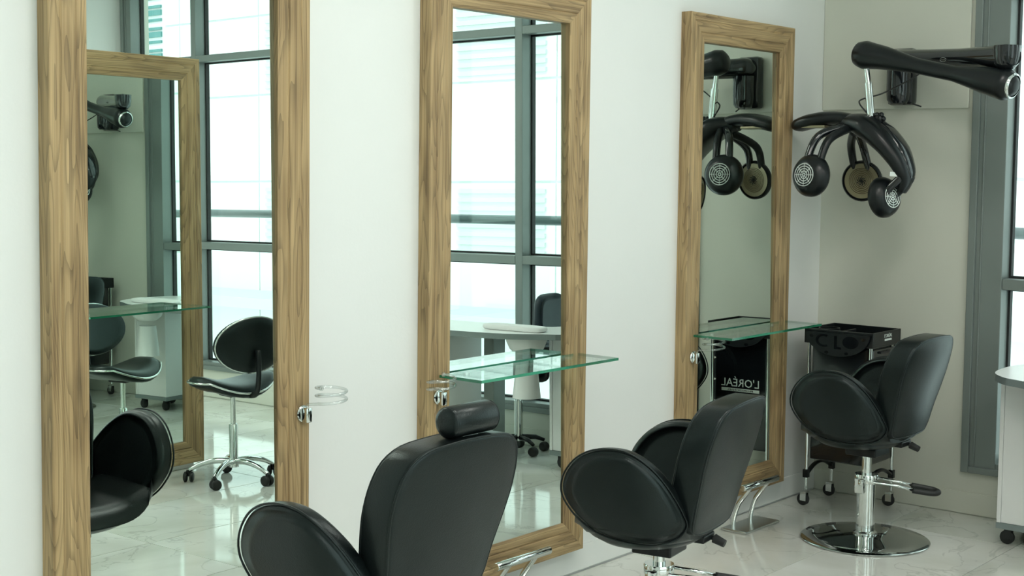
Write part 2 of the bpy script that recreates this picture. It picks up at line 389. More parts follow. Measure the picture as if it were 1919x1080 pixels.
# ------------------------------------------------------------------ windows
def window_wall(name, along, a0, a1, z0, z1, pos, inward, mull, jamb, nm, j0=None):
    j0 = j0 or jamb
    """along 'y' (wall at x=pos) or 'x' (wall at y=pos). inward = -1/+1 sign of room side"""
    root = sempty(name)
    dep = .115
    def bx(bm, u0, u1, w0, w1, zz0, zz1, bev=.003):
        # w measured outward from the wall face
        w0, w1 = pos-inward*w0, pos-inward*w1; w0, w1 = min(w0, w1), max(w0, w1)
        if along == 'y': add_box(bm, w0, w1, u0, u1, zz0, zz1, bev=bev)
        else: add_box(bm, u0, u1, w0, w1, zz0, zz1, bev=bev)
    fr = BM()
    bx(fr, a0, a0+j0, -.006, .115, z0, z1); bx(fr, a1-jamb, a1, -.006, .115, z0, z1)
    bx(fr, a0+j0, a1-jamb, -.006, .16, z0, z0+.055); bx(fr, a0+j0, a1-jamb, -.006, .16, z1-.05, z1)
    # raised outer lip of the frame
    for (p, q) in ((a0, a0+.035), (a1-.035, a1)): bx(fr, p, q, -.020, 0, z0, z1)
    bx(fr, a0+.035, a1-.035, -.020, 0, z0, z0+.03)
    for (p, q) in ((a0+.05, a0+.058), (a1-.062, a1-.054)): bx(fr, p, q, -.011, 0, z0+.03, z1)
    new_obj('window_frame', fr, M_alu, root)
    mull = sorted(mull); edges = [a0+j0] + [m for m in mull] + [a1-jamb]
    for m_ in mull:
        q = BM(); bx(q, m_-.027, m_+.027, .0, dep, z0+.05, z1-.05); new_obj('mullion', q, M_alu, root)
    cells = []
    for i in range(len(edges)-1):
        l = edges[i] + (.027 if i else 0); r_ = edges[i+1] - (.027 if i < len(edges)-2 else 0); cells.append((l, r_))
    zt = (1.058, 1.107, 2.385, 2.432)
    for l, r_ in cells:
        for za, zb in ((zt[0], zt[1]), (zt[2], zt[3])):
            q = BM(); bx(q, l, r_, .0, dep, za, zb); new_obj('transom', q, M_alu, root)
        for za, zb in ((z0+.055, zt[0]), (zt[1], zt[2]), (zt[3], z1-.05)):
            q = BM(); bx(q, l+.006, r_-.006, .094, .104, za+.006, zb-.006, 0); p = new_obj('pane', q, M_pane, root)
            q = BM(); w = .010
            for (u0, u1, e0, e1) in ((l, l+w, za, zb), (r_-w, r_, za, zb), (l+w, r_-w, za, za+w), (l+w, r_-w, zb-w, zb)):
                bx(q, u0, u1, .082, .113, e0, e1, 0)
            new_obj('gasket', q, M_gasket, p)
    return root
window_wall('window_1', 'y', -2.545, 2.527, .20, 3.0, XC, -1, [1.34, -.18, -1.70], .158, 1, .11)
window_wall('window_2', 'x', -2.49, 4.94, .20, 3.0, YB, 1, [-.7, 1.0, 2.3, 3.6], .15, 2)

# ------------------------------------------------------------------ framed mirrors
def rail_mesh(L0, L1, axis, side):
    """mitred moulding. profile across d (0 outer -> inner) and height h off the back"""
    prof = [(0, 0), (0, .048), (.002, .050), (.030, .050), (.034, .047), (.036, .047), (.040, .050), (.078, .0475), (.081, .044), (.083, .044), (.087, .0465), (.112, .043), (.119, .040), (.120, .037), (.120, .004), (.120, 0)]
    bm = BM(); A = []; B = []
    for d, h in prof:
        if axis == 'z':   # upright; side -1 left (outer edge at -x), +1 right
            A.append((side*(W2-d), -h, L0+d)); B.append((side*(W2-d), -h, L1-d))
        else:
            z = L0+d if side < 0 else L1-d
            A.append((-(W2-d), -h, z)); B.append(((W2-d), -h, z))
    va = [bm.verts.new(p) for p in A]; vb = [bm.verts.new(p) for p in B]
    n = len(va)
    for i in range(n): bm.faces.new((va[i], va[(i+1) % n], vb[(i+1) % n], vb[i]))
    bm.faces.new(va); bm.faces.new(vb[::-1]); bmesh.ops.recalc_face_normals(bm, faces=bm.faces)
    return bm
W2 = .447
def make_mirror(label, loc, rz=0, z0=.11, z1=2.25, half=.447, tilt=-.5, yaw=0, name='framed_mirror', group='tall wood framed mirrors'):
    global W2
    W2 = half
    t = thing(name, label, 'mirror', loc, rz, group)
    new_obj('frame_side', rail_mesh(z0, z1, 'z', -1), M_woodv, t); new_obj('frame_side', rail_mesh(z0, z1, 'z', 1), M_woodv, t)
    new_obj('frame_rail', rail_mesh(z0, z1, 'x', -1), M_woodh, t); new_obj('frame_rail', rail_mesh(z0, z1, 'x', 1), M_woodh, t)
    bm = BM(); w = half-.114; h = (z1-z0)/2-.114
    add_box(bm, -w, w, 0, .004, -h, h)
    gl = new_obj('mirror_glass', bm, M_mirror, t)
    gl.location = (0, -.028, (z0+z1)/2); gl.rotation_euler = (R(-tilt)*-1, 0, R(yaw))
    bm = BM(); add_box(bm, -w-.02, w+.02, -.006, -.001, z0+.06, z1-.06); new_obj('backing_board', bm, M_matte, t)
    return t
make_mirror('leftmost and nearest tall mirror in a teak frame, cut by the top of the photo', (2.492, WY-.001, 0))
make_mirror('middle tall teak framed mirror on the wall, behind the black chair with a headrest', (3.922, WY-.001, 0), yaw=.3)
make_mirror('rightmost tall teak framed mirror, beside the corner with the hanging dryer', (5.519, WY-.001, 0))
mb = make_mirror('teak framed mirror standing across the room, seen only inside the leftmost mirror', (4.33, .375, 0), rz=PI-R(3.1), z0=.03, z1=2.19, tilt=0, name='standing_mirror')
bm = BM(); add_box(bm, -.36, .36, .001, .05, .03, 2.1, bev=.004); new_obj('back_panel', bm, M_white, mb)
bm = BM(); add_box(bm, -.40, .40, -.02, .12, 0, .032, bev=.004); new_obj('foot_plate', bm, M_white, mb)

def glass_shelf(label, cx, y1, y0, z, w, rz=0, loc=None):
    t = thing('glass_shelf', label, 'shelf', (cx, y1, z) if loc is None else loc, rz, 'glass shelves in front of the mirrors')
    bm = BM(); add_box(bm, -w/2, w/2, -(y1-y0), 0, -.005, .005)
    for f in bm.faces:
        if abs(f.normal.z) < .5: f.material_index = 1
    bm.normal_update()
    for f in bm.faces: f.material_index = 1 if abs(f.normal.z) < .5 else 0
    new_obj('glass_plate', bm, [M_shelf, M_shelfedge], t)
    for s in (-.33, .33):
        bm = BM(); add_lathe(bm, [(0, -.004), (.011, -.004), (.011, .012), (0, .012)], (s*w, -.006, -.012), 'z', 16); new_obj('shelf_peg', bm, M_chrome, t, True, 40)
    return t
glass_shelf('clear glass shelf with green edge on the middle mirror, behind the headrest', 3.925, 3.237, 3.045, .877, .785)
glass_shelf('clear glass shelf with green edge on the rightmost mirror, reaching the black trolley', 5.54, 3.237, 3.045, .877, .80)
glass_shelf('glass shelf of the standing mirror, seen only inside the leftmost mirror', 0, .2, 0, 0, .76, rz=PI-R(3.1), loc=(4.30, .405, .885))

# ------------------------------------------------------------------ spiral hair-dryer holders
def holder(label, x, z, ang):
    t = thing('dryer_holder', label, 'holder', (x, WY-.051, z), 0, 'clear spiral holders clamped to the mirror frames')
    bm = BM(); add_lathe(bm, [(0, 0), (.026, 0), (.026, -.004), (.023, -.007), (0, -.007)], (0, 0, -.004), 'y', 28); new_obj('wall_disc', bm, M_chrome, t, True, 30)
    bm = BM(); add_box(bm, -.010, .012, -.030, -.006, -.030, .016, bev=.003); new_obj('clamp', bm, M_chrome, t, True, 30)
    pts = []; rr = .044
    ca, sa = math.cos(ang), math.sin(ang)
    cx, cy = ca*.062, -.045+sa*.03
    a0 = PI+ang
    pts.append((0.0, -.020, .010)); pts.append((0.0, -.022, .026))
    for i in range(61):
        a = a0+2*PI*2.05*i/60; k = i/60
        pts.append((cx+rr*1.12*math.cos(a), cy-.012+rr*math.sin(a), .030+.050*k))
    bm = BM(); add_tube(bm, pts, .0048, 10); add_ellipsoid(bm, pts[-1], .008, .008, .008, 12, 8)
    new_obj('spiral', bm, M_acryl, t, True)
holder('clear spiral holder on the right side of the leftmost mirror frame', 2.912, .833, R(-8))
holder('clear spiral holder on the left side of the middle mirror frame', 3.527, .810, R(-160))
holder('clear spiral holder on the left side of the rightmost mirror frame', 5.135, .790, R(-20))

# ------------------------------------------------------------------ salon chairs
def egg_outline():
    p = [(.225, .592), (.216, .654), (.171, .714), (.112, .750), (.047, .763), (-.018, .758), (-.076, .731), (-.135, .682), (-.187, .616), (-.219, .563), (-.232, .530), (-.215, .503), (-.178, .480), (-.103, .462), (-.014, .458), (.064, .464), (.131, .487), (.186, .529)]
    return [(v.x, v.y) for v in catmull([(a, b, 0) for a, b in p], 4, True)]
EGG = egg_outline()
def back_outline():
    hw = [(.0, .478), (.10, .480), (.155, .488), (.183, .515), (.192, .56), (.203, .62), (.220, .70), (.226, .76), (.220, .82), (.198, .870), (.150, .900), (.07, .910), (0, .912)]
    p = hw + [(-a, b) for a, b in hw[-2:0:-1]]
    return [(v.x, v.y) for v in catmull([(a, b, 0) for a, b in p], 3, True)]
BACK = back_outline()
def yrear(z):
    return -.195 - .03*max(0, (z-.5))/.12*1.0 if z < .6 else -.22-.30*(z-.6)+.08*(z-.6)**2
def chair_meshes():
    d = {}
    # arm pads (outer egg panel + thick inner body), leaning outward
    for s in (-1, 1):
        def f(u, v, w, s=s):
            lean = .20*(v-.47); k = max(0, -u)/.232   # rear end tucks in behind the back
            return Vector((s*(.224+lean-.065*k*k+w), u+.055*k*k, v))
        bm = BM(); add_pad(bm, EGG, .055, f, .020, .012, -.012, (-.005, .60)); d['armrest', s] = bm
        pts = [f(u, v, .0275-.004) for u, v in EGG]; bm = BM(); add_tube(bm, pts, .0032, 6, closed=True); d['pipe', s] = bm
    # seat bucket
    bm = BM(); nx, ny = 17, 15; top = []; bot = []
    for j in range(ny):
        v = j/(ny-1); y = -.165+.425*v
        rt = []; rb = []
        for i in range(nx):
            u = -1+2*i/(nx-1)
            w = .262*(1-.10*abs(2*v-1)**3)
            wy = 1-.12*abs(2*v-1)**4
            front = max(0, v-.82)/.18
            zt = .500 + .055*abs(u)**3.0 - .045*front**2 + .012*(1-v)
            zb = .432 + .030*u*u + .045*front**2 + .02*max(0, .15-v)/.15 + .03*u**6
            yy = y - .055*(abs(u)**3)*v
            if i in (0, nx-1): zt = zb+.03
            rt.append(bm.verts.new((u*w*wy, yy, zt))); rb.append(bm.verts.new((u*w*wy, yy, min(zb, zt-.004))))
        top.append(rt); bot.append(rb)
    for j in range(ny-1):
        for i in range(nx-1):
            bm.faces.new((top[j][i], top[j][i+1], top[j+1][i+1], top[j+1][i])); bm.faces.new((bot[j][i], bot[j+1][i], bot[j+1][i+1], bot[j][i+1]))
        for k in (0, nx-1): bm.faces.new((top[j][k], top[j+1][k], bot[j+1][k], bot[j][k]))
    for i in range(nx-1):
        for k in (0, ny-1): bm.faces.new((top[k][i], top[k][i+1], bot[k][i+1], bot[k][i]))
    bmesh.ops.recalc_face_normals(bm, faces=bm.faces); d['seat'] = bm
    # under shell
    bm = BM()
    def sh(t, u):
        a = PI*(u); y = .02+.225*math.cos(2*PI*t)
        return None
    prof = [(.02, .408), (.12, .412), (.19, .424), (.232, .446), (.245, .466), (.235, .478)]
    rings = []
    for r, z in prof:
        rings.append([bm.verts.new((r*1.0*math.cos(2*PI*j/40), r*.84*math.sin(2*PI*j/40)+.035, z)) for j in range(40)])
    for A, B in zip(rings, rings[1:]):
        for j in range(40): bm.faces.new((A[j], A[(j+1) % 40], B[(j+1) % 40], B[j]))
    bm.faces.new(rings[0]); bm.faces.new(rings[-1][::-1]); bmesh.ops.recalc_face_normals(bm, faces=bm.faces); d['shell'] = bm
    # backrest
    def fb(u, v, w):
        wrap = .55*u*u
        return Vector((u, yrear(v)+.045+wrap*.6+w, v))
    bm = BM(); add_pad(bm, BACK, .100, fb, .013, .014, .006, (0, .70), 4); d['back'] = bm
    bm = BM()
    add_tube(bm, [fb(u*.985, .70+(v-.70)*.985, -.050+.0045) for u, v in BACK], .0036, 6, closed=True)
    add_tube(bm, [fb(u*.985, .70+(v-.70)*.985, .050-.0045) for u, v in BACK], .0036, 6, closed=True); d['backpipe'] = bm
    return d
def make_chair(label, loc, rz, dz=0, headrest=False, lever=R(-62)):
    t = thing('salon_chair', label, 'chair', loc, rz, 'black salon chairs')
    d = chair_meshes()
    up = []
    s_ = new_obj('seat', d['seat'], M_leather, t, True, 60); up.append(s_)
    sh = new_obj('seat_shell', d['shell'], M_leather, t, True, 60); up.append(sh)
    for s in (-1, 1):
        a = new_obj('armrest', d['armrest', s], M_leather, t, True); up.append(a)
        new_obj('piping', d['pipe', s], M_leather, a, True)
    bk = new_obj('backrest', d['back'], M_leather, t, True); up.append(bk)
    new_obj('piping', d['backpipe'], M_leather, bk, True)
    # recline bar and knob under the back
    bm = BM(); add_box(bm, -.02, .075, -.165, -.06, .425, .450, bev=.005); a = new_obj('recline_bracket', bm, M_matte, t); up.append(a)
    bm = BM(); add_tube(bm, [(.045, -.12, .436), (.055, -.155, .432), (.058, -.175, .425)], .007, 10); add_lathe(bm, [(0, -.02), (.013, -.02), (.016, .02), (0, .022)], (.060, -.187, .422), 'y', 14, M=Matrix.Rotation(R(20), 3, 'X'))
    a = new_obj('recline_lever', bm, M_rubber, t, True, 40); up.append(a)
    bm = BM(); add_box(bm, -.07, .07, -.07, .07, .375, .412, bev=.006); a = new_obj('mounting_plate', bm, M_matte, t); up.append(a)
    if headrest:
        HX, HY, HZ = .022, -.270, .950
        prof = [(0, -.083), (.026, -.083), (.035, -.079), (.039, -.070), (.039, .070), (.035, .079), (.026, .083), (0, .083)]
        bm = BM(); add_lathe(bm, prof, (HX, HY, HZ), 'x', 36); a = new_obj('headrest', bm, M_leather, t, True, 60); up.append(a)
        for q in (-.076, .076):
            bm = BM(); add_lathe(bm, [(.035, -.003), (.0385, 0), (.035, .003)], (HX+q, HY, HZ), 'x', 36); new_obj('piping', bm, M_leather, a, True)
        bm = BM(); add_box(bm, HX-.03, HX+.03, HY-.01, HY+.012, .86, .94, bev=.003); a = new_obj('headrest_post', bm, M_chrome, t); up.append(a)
    for a in up: a.location.z += dz + (.015 if headrest and a.name.startswith(('backrest', 'headrest')) else 0)
    bm = BM(); add_lathe(bm, [(0, .0), (.270, .0), (.2735, .003), (.2735, .007), (.268, .011), (.20, .016), (.10, .024), (.055, .031), (0, .031)], n=72)
    new_obj('base_disc', bm, M_basechrome, t, True, 50)
    bm = BM(); add_lathe(bm, [(0, .028), (.052, .028), (.052, .038), (.040, .044), (.040, .255), (.041, .27), (0, .27)], n=36); new_obj('column_sleeve', bm, M_chrome, t, True, 35)
    bm = BM(); add_lathe(bm, [(0, .27), (.021, .27), (.021, .39+dz), (0, .39+dz)], n=28); new_obj('piston', bm, M_chrome, t, True, 35)
    bm = BM(); add_lathe(bm, [(0, .252), (.049, .252), (.051, .257), (.051, .285), (.049, .290), (0, .290)], n=36)
    add_box(bm, -.075, -.045, -.02, .02, .215, .278, bev=.004); new_obj('collar', bm, M_chrome, t, True, 35)
    # pump lever: two rods to a U grip
    L = BM(); c, s = math.cos(lever), math.sin(lever)
    def P(a, b, z): return (c*a - s*b, s*a + c*b, z)
    add_tube(L, [P(.03, .034, .270), P(.12, .030, .258), P(.20, .026, .242)], .006, 10)
    add_tube(L, [P(-.05, -.034, .240), P(.03, -.040, .262), P(.12, -.034, .252), P(.20, -.026, .232)], .006, 10)
    lv = new_obj('pump_lever', L, M_chrome, t, True)
    G = BM(); add_tube(G, catmull([P(.19, .027, .244), P(.25, .026, .236), P(.285, .022, .230), P(.300, .0, .226), P(.285, -.022, .224), P(.25, -.026, .226), P(.19, -.027, .233)], 5), .0115, 12)
    new_obj('lever_grip', G, M_rubber, lv, True)
    return t
make_chair('black leather salon chair with a round headrest roll, nearest the camera', (2.54, 2.525, 0), R(1), .015, True)
make_chair('black leather salon chair in the middle, between the middle and rightmost mirrors', (3.866, 2.549, 0), R(10), -.045)
make_chair('black leather salon chair in front of the black trolley, chrome base disc in full view', (5.62, 2.65, 0), R(0), 0)

# ------------------------------------------------------------------ footrests
def footrest(label, cx, cy):
    t = thing('footrest', label, 'footrest', (cx, cy, 0), 0, 'chrome footrests on the floor')
    bm = BM(); add_box(bm, -.15, .15, -.055, .075, 0, .012, bev=.004); new_obj('floor_plate', bm, M_steel, t)
    for s in (-.075, .075):
        bm = BM(); add_tube(bm, catmull([(s, .055, .010), (s, .050, .05), (s, .03, .11), (s, -.005, .16), (s, -.03, .195)], 5), .011, 12)
        new_obj('stem', bm, M_chrome, t, True, 50)
    bm = BM(); add_lathe(bm, [(0, -.15), (.013, -.15), (.0145, -.148), (.0145, .148), (.013, .15), (0, .15)], (0, -.035, .203), 'x', 24); new_obj('foot_bar', bm, M_chrome, t, True, 40)
footrest('chrome T-bar footrest in front of the middle mirror, cut by the bottom of the photo', 3.845, 3.145)
footrest('steel footrest with a floor plate below the rightmost mirror', 5.485, 3.125)

# ------------------------------------------------------------------ trolley
def castor(name, parent, x, y, r=.028, fork=M_chrome, twin=False, top=None):
    bm = BM(); w = .011
    add_lathe(bm, [(0, -w), (r*.8, -w), (r, -w*.7), (r, w*.7), (r*.8, w), (0, w)], (x, y+.012, r), 'x', 20)
    o = new_obj(name, bm, M_rubber, parent, True, 40)
    bm = BM(); add_box(bm, x-.016, x-.0125, y-.008, y+.022, r*.8, r*2.1, bev=.001); add_box(bm, x+.0125, x+.016, y-.008, y+.022, r*.8, r*2.1, bev=.001)
    add_box(bm, x-.016, x+.016, y-.010, y+.022, r*2.1, r*2.35, bev=.001)
    new_obj('fork', bm, fork, o)
    return o
def trolley():
    t = thing('salon_trolley', 'tall black salon trolley on castors in the room corner, white lettering', 'trolley', (6.011, 2.832, 0))
    WX, WYY = .262, .31
    # posts
    for x in (0, WX):
        for y in (0, WYY):
            bm = BM(); add_tube(bm, [(x, y, .075), (x, y, .80)], .0085, 12); new_obj('post', bm, M_chrome, t, True, 50)
            bm = BM(); add_box(bm, x-.013, x+.013, y-.013, y+.013, .135, .175, bev=.003); new_obj('post_joint', bm, M_matte, t)
            castor('castor', t, x, y, .029)
    # lower curved stays
    for x in (0, WX):
        bm = BM(); pts = catmull([(x, .012, .160), (x, .08, .178), (x, .17, .186), (x, .26, .178), (x, WYY-.012, .160)], 4)
    for y in (0, WYY):
        bm = BM(); add_tube(bm, catmull([(.01, y, .155), (.07, y, .183), (.13, y, .193), (.19, y, .183), (WX-.01, y, .155)], 4), .012, 10, sq=.7); new_obj('stay', bm, M_matte, t, True)
    # body with drawers
    bm = BM(); add_box(bm, .008, WX-.008, .012, WYY-.012, .225, .785, bev=.006); body = new_obj('body', bm, M_gloss, t, False)
    for i in range(5):
        z0 = .235+i*.108
        bm = BM(); add_box(bm, .020, WX-.020, -.004, .012, z0, z0+.100, bev=.004); dr = new_obj('drawer', bm, M_gloss, t)
        bm = BM(); add_box(bm, .08, WX-.08, -.014, -.003, z0+.080, z0+.090, bev=.002); new_obj('drawer_handle', bm, M_matte, dr)
    # open top tray with rim
    bm = BM(); e = .018
    add_box(bm, -e, WX+e, -e, WYY+e, .780, .792, bev=.002)
    add_box(bm, -e, -e+.008, -e, WYY+e, .79, .850, bev=.002); add_box(bm, WX+e-.008, WX+e, -e, WYY+e, .79, .850, bev=.002)
    add_box(bm, -e+.008, WX+e-.008, -e, -e+.008, .79, .850, bev=.002); add_box(bm, -e+.008, WX+e-.008, WYY+e-.008, WYY+e, .79, .850, bev=.002)
    tr = new_obj('tray', bm, M_matte, t)
    bm = BM(); add_box(bm, .05, .20, .17, .178, .79, .84, bev=.002); add_lathe(bm, [(.045, .80), (.05, .80), (.05, .846), (.045, .846)], (.10, .26, 0), 'z', 24); new_obj('tray_divider', bm, M_matte, tr)
    # fold-down tool holder, half-round plate with cut-outs, hanging on the camera-side face
    def arc(r, a0, a1, n): return [(math.cos(a0+(a1-a0)*i/n)*r, math.sin(a0+(a1-a0)*i/n)*r) for i in range(n+1)]
    cy = WYY/2; zt = .838
    outer = [(cy+u*.95, zt+v*.63) for u, v in arc(.172, PI, 2*PI, 30)]
    bm = BM(); va = [bm.verts.new((-.030, y, z)) for y, z in outer]; vb = [bm.verts.new((-.020, y, z)) for y, z in outer]; n = len(va)
    bm.faces.new(va); bm.faces.new(vb[::-1])
    for i in range(n): bm.faces.new((va[i], va[(i+1) % n], vb[(i+1) % n], vb[i]))
    bmesh.ops.recalc_face_normals(bm, faces=bm.faces)
    th = new_obj('tool_holder', bm, M_matte, t)
    def recess(pts, nm='holder_slot'):
        bm = BM(); q = [bm.verts.new((-.0310, y, z)) for y, z in pts]; q2 = [bm.verts.new((-.0285, y, z)) for y, z in pts]; k = len(q)
        bm.faces.new(q); bm.faces.new(q2[::-1])
        for i in range(k): bm.faces.new((q[i], q[(i+1) % k], q2[(i+1) % k], q2[i]))
        bmesh.ops.recalc_face_normals(bm, faces=bm.faces); new_obj(nm, bm, M_gloss, th)
    def circ(y, z, r, a0=0, a1=2*PI, n=20): return [(y+r*math.cos(a0+(a1-a0)*i/n), z+r*math.sin(a0+(a1-a0)*i/n)) for i in range(n if a1-a0 > 6.2 else n+1)]
    def sq_(pts): return [(y, .838-(.838-z)*.72) for y, z in pts]
    recess(sq_(circ(cy-.068, .785, .040))); recess(sq_([(cy+.000, .820), (cy+.014, .820), (cy+.014, .735), (cy-.022, .735), (cy-.022, .750), (cy+.000, .752)]))
    recess(sq_(circ(cy+.066, .785, .042, R(-120), R(120)) + circ(cy+.066, .785, .028, R(-120), R(120))[::-1]))
    for y, z in ((cy-.13, .810), (cy+.13, .810), (cy-.048, .712), (cy+.052, .710)): recess(sq_(circ(y, z, .010, n=12)))
    # label on tray end, lettering on body side
    letters('lettering', "L'OR\u00c9AL", .022, M_print, t, (.14, -e-.001, .822), (R(90), 0, 0))
    bm = BM(); add_box(bm, .105, .178, -e-.0012, -e, .806, .815); new_obj('label_band', bm, M_print, t)
    letters('lettering', "L'OR\u00c9AL", .056, M_print, t, (.0068, WYY/2-.0, .530), (R(90), 0, R(-90)), sx=1.02)
    bm = BM(); add_box(bm, .0058, .0075, .050, .260, .506, .521); bd = new_obj('label_band', bm, M_print, t)
    letters('small_lettering', "PROFESSIONNEL", .013, M_gloss, bd, (.0050, WYY/2-.0, .5088), (R(90), 0, R(-90)), sx=1.5)
    return t
trolley()

# ------------------------------------------------------------------ climate hair dryer on its wall arm
def dryer():
    t = thing('hair_dryer', 'black wall mounted climate hair dryer hanging from a jointed arm in the corner', 'hair dryer', (6.2, 2.85, 1.9))
    O = Vector((6.2, 2.85, 1.9))
    def L(p): return Vector(p)-O
    # wall bracket
    bm = BM(); add_box(bm, .085, .148, -.060, .070, .000, .265, bev=.018); add_lathe(bm, [(0, -.004), (.040, -.004), (.052, .012), (.055, .05), (.055, .155), (0, .16)], (.062, .0, .010), 'z', 28)
    new_obj('wall_bracket', bm, M_gloss, t, True, 40)
    # arm 1 (wall -> elbow)
    def loft(pts, rad, n=20, flat=1.0):
        bm = BM(); P = catmull(pts, 5); RR = []
        k = len(pts)-1
        for i in range(len(P)):
            f = i/5; a = min(int(f), k-1); q = f-a; RR.append(rad[a]*(1-q)+rad[a+1]*q)
        add_tube(bm, P, RR, n, sq=flat); return bm
    J = Vector((5.965, 2.875, 2.112)); E1 = Vector((5.86, 2.195, 2.072)); E2 = Vector((5.855, 2.195, 1.957))
    A0 = Vector((6.255, 2.85, 2.105))
    p = [L(A0+Vector((.03, 0, 0))), L(A0), L(A0.lerp(E1, .3)), L(A0.lerp(E1, .6)), L(A0.lerp(E1, .85)), L(E1), L(E1+(E1-A0).normalized()*.045)]
    bm = loft(p, [.045, .052, .046, .043, .047, .052, .038], 22); add_lathe(bm, [(0, -.055), (.030, -.052), (.048, -.03), (.054, 0), (.056, .045), (0, .047)], L(E1), 'z', 28)
    new_obj('upper_arm', bm, M_gloss, t, True, 50)
    bm = BM(); add_lathe(bm, [(0, -.012), (.022, -.012), (.022, .012), (0, .012)], L((E1.x, E1.y, 2.014)), 'z', 24); new_obj('elbow_joint', bm, M_chrome, t, True, 40)
    # arm 2 (elbow -> swivel)
    V = (E2-J).normalized()
    p = [L(E2+V*.052), L(E2+V*.03), L(E2), L(E2-V*.10), L(E2.lerp(J, .35)), L(E2.lerp(J, .62)), L(E2.lerp(J, .85)+Vector((0, 0, .004))), L(J), L(J-V*.04), L(J-V*.062)]
    bm = loft(p, [.022, .054, .068, .056, .034, .034, .052, .064, .054, .020], 22)
    new_obj('lower_arm', bm, M_matte, t, True)
    bm = BM(); add_lathe(bm, [(.046, -.010), (.053, -.006), (.053, .006), (.046, .010)], L(E2+V*.032), 'z', 30, M=V.to_track_quat('Z', 'Y').to_matrix()); new_obj('elbow_ring', bm, M_chrome, t, True)
    # small raised emblem, an oval ring with a bar of lettering too small to read
    cc = A0.lerp(E1, .52); dy = (E1-A0).normalized(); nrm = Vector((-dy.y, dy.x, 0)) if (-dy.y) < 0 else Vector((dy.y, -dy.x, 0))
    q = BM(); cc2 = cc + nrm*.0455 + Vector((0, 0, -.006))
    add_tube(q, [L(cc2 + dy*.021*math.cos(2*PI*i/24) + Vector((0, 0, .0085*math.sin(2*PI*i/24)))) for i in range(24)], .0009, 6, closed=True)
    for i in range(5): add_tube(q, [L(cc2 + dy*(-.012+.006*i) + Vector((0, 0, -.0035))), L(cc2 + dy*(-.011+.006*i) + Vector((0, 0, .0035)))], .0008, 6)
    new_obj('emblem', q, M_steel, t)
    # drop tube
    T = Vector((5.968, 2.842, 1.815)); m_ = J.lerp(T, .42)
    bm = BM(); add_tube(bm, [L(J+Vector((0, 0, -.03))), L(m_)], .0125, 16); new_obj('drop_tube', bm, M_chrome, t, True, 60)
    bm = BM(); add_tube(bm, [L(m_), L(T)], .0175, 18); new_obj('drop_sleeve', bm, M_chrome, t, True, 60)
    bm = BM(); k = T+Vector((.005, -.035, .01))
    for i in range(6):
        a = 2*PI*i/6
        add_ellipsoid(bm, L(k+Vector((.0, .020*math.cos(a), .020*math.sin(a)))), .013, .013, .013, 12, 8)
    add_ellipsoid(bm, L(k), .018, .022, .022, 14, 8); new_obj('clamp_knob', bm, M_matte, t, True)
    # cables
    bm = BM(); add_tube(bm, catmull([L((6.07, 2.66, 2.03)), L((6.06, 2.74, 1.985)), L((6.02, 2.82, 1.94)), L((5.965, 2.885, 1.915)), L((5.955, 2.895, 1.895)), L((5.962, 2.86, 1.85)), L(T)], 6), .0035, 8); new_obj('cable', bm, M_rubber, t, True)
    bm = BM(); add_tube(bm, catmull([L((6.29, 2.84, 1.905)), L((6.31, 2.80, 1.905)), L((6.33, 2.765, 1.893))], 5), .0035, 8); new_obj('cable', bm, M_rubber, t, True)
    # spine: hood body curving from crown to back
    def hull(path, wid, thk, mtl, nm, nn=22):
        bm = BM(); P = catmull(path, 4); k = len(path)-1; rings = []
        for i, pt in enumerate(P):
            f = i/4; a = min(int(f), k-1); q = f-a; w = wid[a]*(1-q)+wid[a+1]*q; h = thk[a]*(1-q)+thk[a+1]*q
            dd = (P[min(i+1, len(P)-1)]-P[max(i-1, 0)]).normalized(); X = HX
            X = (X-dd*X.dot(dd)).normalized(); Z = X.cross(dd).normalized()
            rings.append([bm.verts.new(L(pt)+X*w*math.copysign(abs(math.cos(2*PI*j/nn))**.8, math.cos(2*PI*j/nn))+Z*h*math.copysign(abs(math.sin(2*PI*j/nn))**.8, math.sin(2*PI*j/nn))) for j in range(nn)])
        for A, B in zip(rings, rings[1:]):
            for j in range(nn): bm.faces.new((A[j], A[(j+1) % nn], B[(j+1) % nn], B[j]))
        bm.faces.new(rings[0][::-1]); bm.faces.new(rings[-1]); bmesh.ops.recalc_face_normals(bm, faces=bm.faces)
        return new_obj(nm, bm, mtl, t, True, 60)
    HX = Vector((1, 0, 0))
    cx = 5.975
    hull([(cx, 2.99, 1.80), (cx, 2.93, 1.808), (cx, 2.86, 1.79), (cx, 2.78, 1.735), (cx, 2.71, 1.655), (cx, 2.675, 1.585), (cx, 2.675, 1.54), (cx, 2.69, 1.50)],
         [.04, .075, .105, .108, .094, .070, .044, .030], [.022, .042, .056, .054, .044, .034, .026, .018], M_matte, 'spine_housing')
    hull([(cx, 2.83, 1.818), (cx, 2.76, 1.772), (cx, 2.69, 1.69), (cx, 2.652, 1.60), (cx, 2.648, 1.56)], [.03, .055, .055, .042, .02], [.010, .022, .022, .016, .010], M_gloss, 'control_cover')
    s = BM(); add_box(s, -.016, .016, -.001, .001, -.010, .010); so_ = new_obj('sticker', s, M_print, t); so_.location = L((cx-.066, 2.700, 1.578)); so_.rotation_euler = (0, R(5), R(-60))
    # crown panel towards the mirror
    hull([(cx, 2.90, 1.812), (cx-.005, 2.98, 1.828), (cx-.01, 3.06, 1.828), (cx-.015, 3.14, 1.815), (cx-.02, 3.195, 1.798), (cx-.02, 3.215, 1.790)],
         [.050, .058, .066, .070, .062, .034], [.026, .030, .034, .034, .030, .016], M_matte, 'crown_panel')
